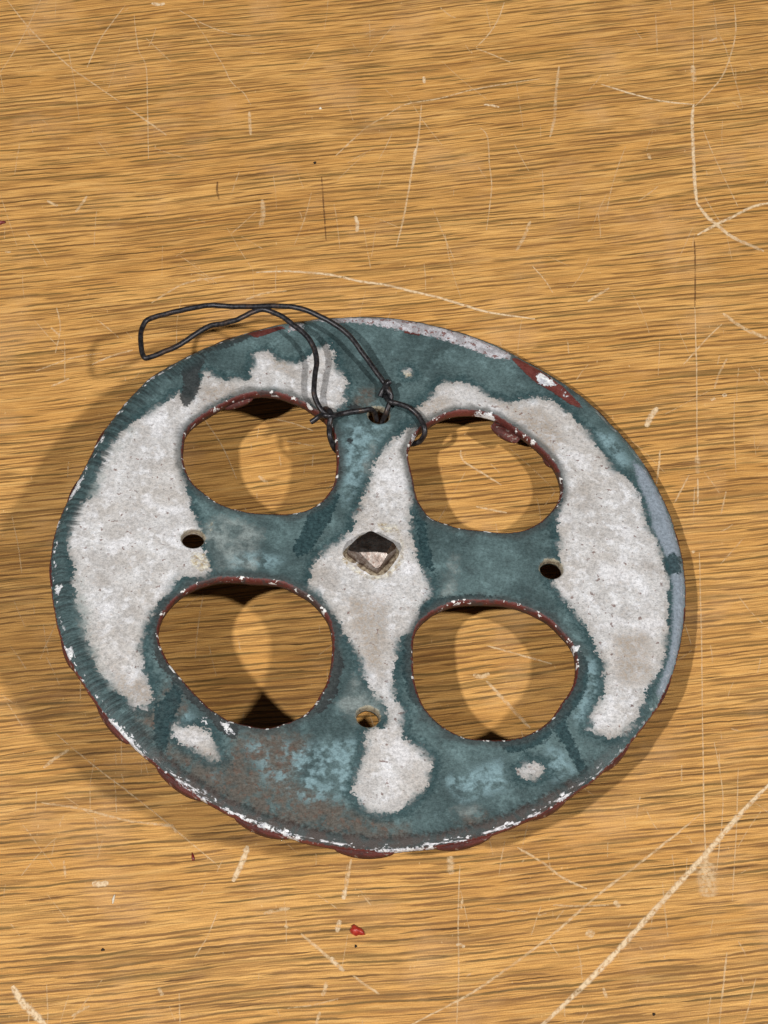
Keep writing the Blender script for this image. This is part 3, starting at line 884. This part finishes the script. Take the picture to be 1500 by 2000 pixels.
CHIP = [
    [(1045, 733), (1058, 727), (1078, 740), (1086, 752), (1068, 754), (1055, 750)], [(1095, 760), (1104, 765), (1098, 768)], [(1100, 770), (1110, 772), (1106, 779)],
    [(1117, 1262), (1131, 1261), (1132, 1272), (1120, 1274)], [(796, 890), (806, 872), (812, 882), (806, 896)], [(804, 850), (814, 846), (816, 858), (806, 862)],
    [(928, 802), (962, 806), (968, 813), (940, 810)], [(152, 935), (165, 925), (150, 960), (136, 962)], [(128, 950), (142, 940), (146, 962), (134, 972)],
    [(110, 1142), (120, 1141), (118, 1156), (108, 1158)], [(124, 1266), (138, 1268), (143, 1284), (132, 1285)], [(292, 733), (303, 729), (300, 738), (293, 740)],
    [(392, 1403), (402, 1402), (404, 1414), (396, 1412)], [(430, 1408), (446, 1412), (458, 1438), (444, 1432)], [(905, 1644), (950, 1634), (1000, 1615), (985, 1622), (930, 1641)],
    [(735, 1655), (780, 1655), (850, 1648), (850, 1652), (780, 1659), (740, 1659)], [(475, 1594), (540, 1616), (590, 1633), (585, 1636), (520, 1614)],
    [(203, 1392), (225, 1405), (275, 1460), (290, 1480), (278, 1478), (235, 1440)], [(345, 1522), (370, 1540), (408, 1560), (395, 1562), (360, 1545)],
    [(335, 1190), (344, 1182), (342, 1194)], [(1150, 1545), (1180, 1525), (1165, 1545)], [(1235, 1455), (1260, 1420), (1250, 1450)],
]
GREYCHIP = [
    [(610, 622), (690, 617), (770, 620), (850, 634), (930, 658), (1000, 690), (996, 702), (962, 700), (930, 686), (880, 668), (840, 656), (800, 648), (740, 636), (690, 630), (640, 630)],
    [(565, 636), (595, 630), (590, 642), (562, 648)],
]
LAV = [[(1236, 900), (1262, 915), (1300, 985), (1325, 1060), (1338, 1130), (1337, 1200), (1322, 1290), (1292, 1366), (1284, 1350), (1305, 1290), (1313, 1240), (1314, 1150), (1308, 1110), (1296, 1075), (1275, 1030), (1264, 980), (1246, 940)]]
PUTTY = [[(672, 1082), (690, 1105), (720, 1124), (750, 1122), (778, 1095), (784, 1068), (778, 1045), (765, 1030), (772, 1020), (790, 1060), (788, 1098), (760, 1128), (725, 1134), (690, 1118), (666, 1095)],
         [(735, 1020), (760, 1022), (772, 1040), (755, 1040), (740, 1032)], [(408, 1030), (418, 1012), (412, 1040)],
         [(375, 1078), (400, 1080), (412, 1108), (392, 1118), (370, 1100)], [(785, 725), (800, 722), (806, 734), (794, 738)]]


def field(polys):
    d = np.full(len(xy), 60.0)
    for P in polys:
        Q = np.array([on_wheel(x, y)[:2] for x, y in P])
        d = np.minimum(d, sdf(Q, xy))
    return d


def add_attr(me, name, val):
    me.attributes.new(name, 'FLOAT', 'POINT').data.foreach_set('value', np.asarray(val, np.float32))


for nm, polys in (('white', WHITE), ('veil', VEIL), ('dark', DARK), ('deep', DEEP), ('light', LIGHT), ('brown', BROWN), ('stain', STAIN),
                  ('red', RED), ('chip', CHIP), ('greychip', GREYCHIP), ('lavender', LAV), ('putty', PUTTY)):
    add_attr(plate_me, nm, field(polys))
add_attr(plate_me, 'rim', rim_at)
add_attr(plate_me, 'hole', hole_at)
add_attr(plate_me, 'bore', bore_at)
add_attr(plate_me, 'under', [0.0] * nv + [1.0] * nv + [0.0] * (len(verts) - 2 * nv))
th = np.arctan2(xy[:, 1], xy[:, 0])
rr_ = np.hypot(xy[:, 0], xy[:, 1])
deg = np.degrees(th) % 360


def arc(d0, d1, soft):
    x = np.minimum(deg - d0, d1 - deg)
    return np.clip(x / soft, 0, 1)


add_attr(plate_me, 'left', arc(118, 240, 14))
add_attr(plate_me, 'low', arc(222, 322, 14))
pa = plate_me.attributes.new('polar', 'FLOAT_VECTOR', 'POINT')
pa.data.foreach_set('vector', np.stack([th * 90, rr_, np.zeros(len(th))], 1).astype(np.float32).ravel())
link('plate', plate_me, paint_material(), wheel)

# lugs cast on the underside of the rim and between the openings
primer = primer_material()
lug_meshes = []
for k in range(4):
    rk = random.Random(40 + k)
    bm = bmesh.new()
    n, rows = 12, 5
    V = []
    for i in range(n + 1):
        u = i / n
        prof = math.sin(math.pi * u) ** 0.55
        for j in range(rows):
            q = j / (rows - 1)
            x = (u - 0.5) * 15.0
            y = (q - 0.5) * 8.0 * (0.55 + 0.45 * prof)
            dep = prof * (math.sin(math.pi * (0.12 + 0.76 * q))) ** 0.5 * (3.4 + 0.4 * rk.random())
            V.append(bm.verts.new((x * MM, y * MM, (-dep + 0.4) * MM)))
    for i in range(n):
        for j in range(rows - 1):
            bm.faces.new((V[i * rows + j], V[i * rows + j + 1], V[(i + 1) * rows + j + 1], V[(i + 1) * rows + j]))
    ring = [V[i * rows] for i in range(n + 1)] + [V[n * rows + j] for j in range(1, rows)] + [V[i * rows + rows - 1] for i in range(n - 1, -1, -1)] + [V[j] for j in range(rows - 2, 0, -1)]
    topv = [bm.verts.new((v.co.x, v.co.y, 0.8 * MM)) for v in ring]
    L_ = len(ring)
    for i in range(L_):
        bm.faces.new((ring[i], ring[(i + 1) % L_], topv[(i + 1) % L_], topv[i]))
    bm.faces.new(topv)
    bmesh.ops.recalc_face_normals(bm, faces=bm.faces)
    me = bpy.data.meshes.new('lug')
    bm.to_mesh(me)
    bm.free()
    me.polygons.foreach_set('use_smooth', [True] * len(me.polygons))
    me.materials.append(primer)
    lug_meshes.append(me)


def lug(x, y, ang, k, s=(1, 1, 1)):
    o = bpy.data.objects.new('lug', lug_meshes[k % 4])
    C.objects.link(o)
    o.parent = wheel
    o.location = (x * MM, y * MM, -THICK * MM)
    o.rotation_euler = (0, 0, ang)
    o.scale = s
    return o


SEEN = [(212, 1420), (352, 1535), (512, 1622), (712, 1668), (905, 1648)]
angs = sorted(math.degrees(math.atan2(*on_wheel(x, y, -4)[[1, 0]])) % 360 for x, y in SEEN)
pitch = (angs[-1] - angs[0]) / (len(angs) - 1)
cnt = int(round((360 - (angs[-1] - angs[0])) / pitch))
more_ = [angs[-1] + (360 - (angs[-1] - angs[0])) * k / cnt for k in range(1, cnt)]
for k, d in enumerate(angs + more_):
    a = math.radians(d)
    P = loops[0]
    pa_ = np.arctan2(P[:, 1], P[:, 0])
    rr0 = np.hypot(*P[np.argmin(np.abs(np.angle(np.exp(1j * (pa_ - a)))))]) - 3.6
    seen = k < len(angs)                                     # the battered side: broader lugs, standing out a little
    rr0 += 0.4 if seen else 0.0
    lug(rr0 * math.cos(a), rr0 * math.sin(a), a + math.pi / 2, k, (1.15, 1, 1.1) if seen else (1, 1, 1.42))
for k, (x, y, da, sx) in enumerate(((462, 786, 28, 0.7), (990, 848, -33, 0.65), (1078, 900, -58, 0.4))):
    q = on_wheel(x, y - 14, 0)
    lug(q[0], q[1], math.radians(da), k + 1, (sx, 0.45, 0.62))

# hub boss under the plate: it and the rim carry the wheel
rows = []
prof = [(22.0, -THICK + 0.6), (21.5, -THICK - 2.0), (17.5, -THICK - 3.2), (14.0, -THICK - 4.5), (12.6, -9.0), (12.2, -20.2), (11.6, -21.5), (4.0, -21.7)]
V, F = [], []
ns = 40
for r0, z in prof:
    for i in range(ns):
        a = 2 * math.pi * i / ns
        V.append((r0 * math.cos(a), r0 * math.sin(a), z))
for j in range(len(prof) - 1):
    for i in range(ns):
        i2 = (i + 1) % ns
        F.append((j * ns + i2, j * ns + i, (j + 1) * ns + i, (j + 1) * ns + i2))
F.append(tuple(range((len(prof) - 1) * ns, len(prof) * ns))[::-1])
F.append(tuple(range(ns)))
boss = link('hub_boss', mesh('hub_boss', V, F), primer, wheel)

# square stem end standing proud of the hub, hammered over at the top
c0 = on_wheel(722, 1086, 0.0)
K = [on_wheel(x, y, 0.3)[:2] for x, y in ((671, 1082), (722, 1042), (779, 1076), (737, 1124))]
K = np.array(K)[::-1]                                         # counter clockwise
cen = K.mean(0)


def ringpts(scale, rnd, z, n=40, shift=(0, 0)):
    out = []
    P = cen + (K - cen) * scale
    loop = []
    for i in range(4):
        a, b, c = P[i - 1], P[i], P[(i + 1) % 4]
        for t in np.linspace(0, 1, 6):
            q1 = b + (a - b) * rnd
            q2 = b + (c - b) * rnd
            loop.append((1 - t) ** 2 * q1 + 2 * t * (1 - t) * b + t * t * q2)
    return [(q[0] + shift[0], q[1] + shift[1], z) for q in loop]


prism = ringpts(1.0, 0.14, -1.0)
lid = ringpts(0.90, 0.16, 4.6, shift=(0, 0.2))
bm = bmesh.new()
lo_ = [bm.verts.new([c * MM for c in q]) for q in prism]
up_ = [bm.verts.new([c * MM for c in q]) for q in lid]
for i in range(24):
    bm.faces.new((lo_[i], lo_[(i + 1) % 24], up_[(i + 1) % 24], up_[i]))
bm.faces.new(up_)
bm.faces.new(lo_[::-1])


def shave(px, py, z, nrm):
    """hammered facet: cut the block with a plane and close it"""
    q = on_wheel(px, py, z)
    r_ = bmesh.ops.bisect_plane(bm, geom=bm.verts[:] + bm.edges[:] + bm.faces[:], plane_co=[c * MM for c in q], plane_no=nrm, clear_outer=True)
    ed = [e for e in r_['geom_cut'] if isinstance(e, bmesh.types.BMEdge)]
    bmesh.ops.holes_fill(bm, edges=ed, sides=0)


shave(728, 1086, 4.0, (0.06, -0.50, 0.86))
shave(724, 1064, 4.1, (0.05, 0.22, 0.97))
shave(688, 1077, 3.3, (-0.55, -0.05, 0.83))
shave(766, 1072, 3.3, (0.58, -0.02, 0.81))
bmesh.ops.recalc_face_normals(bm, faces=bm.faces)
stem_me = bpy.data.meshes.new('stem_end')
bm.to_mesh(stem_me)
bm.free()
stem = link('stem_end', stem_me, steel_material(), wheel)
stem['label'] = 'dark square steel stem end hammered over at the hub'
md = stem.modifiers.new('soft', 'BEVEL')
md.width = 0.0008
md.segments = 3
md.limit_method = 'ANGLE'
md.angle_limit = math.radians(14)
# lumpy putty squeezed out round the stem
V, F = [], []
nu, nvv = 64, 7
base_ring = ringpts(1.05, 0.30, 0.0)
br_ = np.array(base_ring)[:, :2]
br_ = resample_closed(br_, np.hypot(*(np.roll(br_, -1, 0) - br_).T).sum() / nu)[:nu]
nu = len(br_)
for i in range(nu):
    d = br_[i] - cen
    d = d / np.linalg.norm(d)
    hgt = 0.55 + 0.5 * mnoise.noise(Vector((br_[i][0] * 0.35, br_[i][1] * 0.35, 4)))
    wdt = 1.1 + 0.7 * mnoise.noise(Vector((br_[i][0] * 0.3, br_[i][1] * 0.3, 8)))
    for j in range(nvv):
        a = math.pi * j / (nvv - 1)
        q = br_[i] + d * (-math.cos(a)) * wdt
        V.append((q[0], q[1], -0.25 + math.sin(a) * max(hgt, 0.15)))
for i in range(nu):
    for j in range(nvv - 1):
        i2 = (i + 1) % nu
        F.append((i * nvv + j, i2 * nvv + j, i2 * nvv + j + 1, i * nvv + j + 1))
    F.append((i * nvv + nvv - 1, ((i + 1) % nu) * nvv + nvv - 1, ((i + 1) % nu) * nvv, i * nvv))
pm = mesh('putty_ring', V, F)
putty = link('putty_ring', pm, plain('crumbled_putty', srgb(150, 138, 118), srgb(78, 62, 48), 0.75, 0.3, 0.7), wheel)
bm = bmesh.new()
bm.from_mesh(pm)
bmesh.ops.recalc_face_normals(bm, faces=bm.faces)
bm.to_mesh(pm)
bm.free()

# ------------------------------------------------------------------ wire hanger
hang = bpy.data.objects.new('wire_hanger', None)
hang.matrix_world = wm
C.objects.link(hang)
tag(hang, 'dark bent wire loop tied through the openings of the handwheel', 'wire')
wire = wire_material()


def strand(name, pts, n=9, r=0.83):
    P = spline([on_wheel(x, y, z) for x, y, z in pts], n)
    for i in range(len(P)):
        v = Vector(P[i]) * 0.11
        P[i] += 0.32 * np.array(mnoise.noise_vector(v + Vector((7, 3, 1)))) + 0.10 * np.array(mnoise.noise_vector(v * 4.0))
    V, F = tube(P, r)
    me = mesh(name, V, F)
    return link(name, me, wire, hang)


strand('loop', [(652, 818, 1.0), (640, 812, 1.6), (628, 800, 2.6), (617, 780, 3.6), (613, 762, 4.4), (615, 735, 5.0), (619, 705, 5.6), (613, 680, 6.2), (600, 657, 6.8), (575, 635, 7.0),
                (545, 615, 6.6), (514, 606, 6.0), (490, 612, 5.4), (465, 624, 4.8), (435, 632, 4.0), (405, 638, 3.2), (375, 656, 2.2), (345, 676, 1.2), (315, 690, 0.3), (290, 698, -0.3), (281, 696, -0.5),
                (276, 678, -0.5), (274, 655, -0.4), (280, 634, 0.0), (292, 623, 0.6), (330, 612, 2.0), (370, 603, 3.2), (410, 597, 4.2), (450, 599, 5.0), (500, 600, 5.6), (560, 599, 6.4), (595, 606, 6.8),
                (630, 620, 6.8), (660, 637, 6.4), (685, 660, 5.8), (708, 690, 4.9), (730, 720, 4.0), (748, 745, 3.1), (757, 756, 2.5), (762, 770, 1.7), (757, 780, 1.2), (752, 772, 1.0), (750, 760, 1.6)])
strand('tie', [(735, 822, -4.2), (731, 806, -1.6), (722, 799, 0.6), (708, 801, 1.2), (690, 803, 1.4), (668, 808, 1.3), (650, 813, 2.8), (637, 812, 3.1), (625, 812, 1.6), (615, 819, 0.4), (606, 825, -0.4)])
strand('tie', [(668, 884, -4.9), (656, 880, -4.2), (648, 868, -1.8), (644, 850, 0.6), (644, 832, 1.4), (647, 815, 2.6), (645, 804, 2.9), (636, 798, 1.8), (628, 804, 0.9), (634, 812, 0.8)])
strand('tie', [(745, 826, -3.8), (750, 815, -2.0), (755, 803, 0.2), (760, 788, 1.6), (764, 774, 2.6), (758, 762, 3.6), (752, 752, 3.4), (756, 745, 2.4)])
strand('tie', [(741, 775, 0.9), (748, 762, 2.2), (757, 750, 4.2), (762, 746, 4.6)])
strand('tie', [(752, 772, 0.9), (757, 779, 2.4), (765, 785, 3.0), (780, 789, 2.6), (798, 796, 2.2), (812, 806, 1.9), (823, 820, 1.6), (830, 838, 1.2), (829, 852, -0.4), (820, 863, -3.2), (804, 868, -4.6), (786, 868, -4.9)])

# ------------------------------------------------------------------ crumbs lying on the table
red_m = plain('red_paint_flake', srgb(176, 56, 40), srgb(140, 34, 28), 0.4, 0.5, 1.0)
darkred_m = plain('dark_red_paint_flake', srgb(120, 30, 28), srgb(96, 24, 24), 0.45, 0.5, 1.0)
white_m = plain('white_paint_crumb', srgb(236, 230, 214), srgb(210, 200, 180), 0.7, 0.3, 1.2)
black_m = plain('black_grit', srgb(40, 34, 28), srgb(28, 24, 22), 0.8, 0.3, 1.2)


def flake(name, px, size, ang, hgt, mat, label, cat, curl=0.3, seed=0, group=None):
    rk = random.Random(seed)
    V, F = [], []
    n, rings = 14, 4
    for side in (1, 0):
        for j in range(rings):
            q = j / (rings - 1)
            for i in range(n):
                a = 2 * math.pi * i / n
                rr = q * (1 + 0.16 * math.sin(3 * a + seed) + 0.10 * math.sin(5 * a + 2 * seed))
                x, y = rr * math.cos(a) * size[0] / 2, rr * math.sin(a) * size[1] / 2
                z = 0.05 + (hgt * (1 - q ** 2) + hgt * curl * math.sin(2 * a + seed) * q + hgt * curl) * (1.0 if side else 0.15)
                V.append((x, y, z if side else max(0.0, z - 0.35 * hgt)))
    for s_ in (0, 1):
        o = s_ * rings * n
        for j in range(rings - 1):
            for i in range(n):
                i2 = (i + 1) % n
                f = (o + j * n + i, o + (j + 1) * n + i, o + (j + 1) * n + i2, o + j * n + i2)
                F.append(f if s_ == 0 else f[::-1])
    e0, e1 = (rings - 1) * n, 2 * rings * n - n
    for i in range(n):
        i2 = (i + 1) % n
        F.append((e0 + i, e1 + i, e1 + i2, e0 + i2))
    o = link(name, mesh(name, V, F), mat)
    q = on_table(*px)
    o.location = (q[0] * MM, q[1] * MM, 0.0)
    o.rotation_euler = (0, 0, math.radians(ang))
    return tag(o, label, cat, group)


flake('paint_flake', (697, 1818), (4.1, 2.7), -28, 1.0, red_m, 'bright red curled paint flake lying by short pale scratches', 'paint flake', 0.2, 1)
flake('paint_flake', (2, 435), (3.0, 1.8), 5, 0.6, darkred_m, 'dark red paint flake on bare oak far from the wheel', 'paint flake', 0.2, 2)
flake('paint_flake', (377, 1674), (0.8, 2.4), 12, 0.3, darkred_m, 'thin dark red sliver on oak beneath the battered rim', 'paint flake', 0.2, 3)
flake('paint_crumb', (626, 212), (1.0, 1.1), 0, 0.5, white_m, 'tiny round white crumb on oak beyond the wire loop', 'crumb', 0.1, 4)
flake('paint_crumb', (222, 1756), (0.7, 2.6), -8, 0.4, white_m, 'small white curled sliver standing beside a grey scuff', 'crumb', 0.3, 5)
flake('grit', (615, 318), (1.0, 1.1), 0, 0.4, black_m, 'black grit speck beside a thin dark scratch', 'grit', 0.1, 6)
flake('grit', (1277, 1981), (0.8, 0.8), 0, 0.4, black_m, 'tiny black grit speck beyond the long diagonal scratch', 'grit', 0.1, 7)
flake('grit', (695, 1848), (0.7, 0.8), 0, 0.3, black_m, 'tiny dark speck next to the bright red flake', 'grit', 0.1, 8)
flake('grit', (201, 1855), (1.1, 0.8), 0, 0.3, black_m, 'dark brown grit speck on plain grain near pale gouge', 'grit', 0.1, 9)
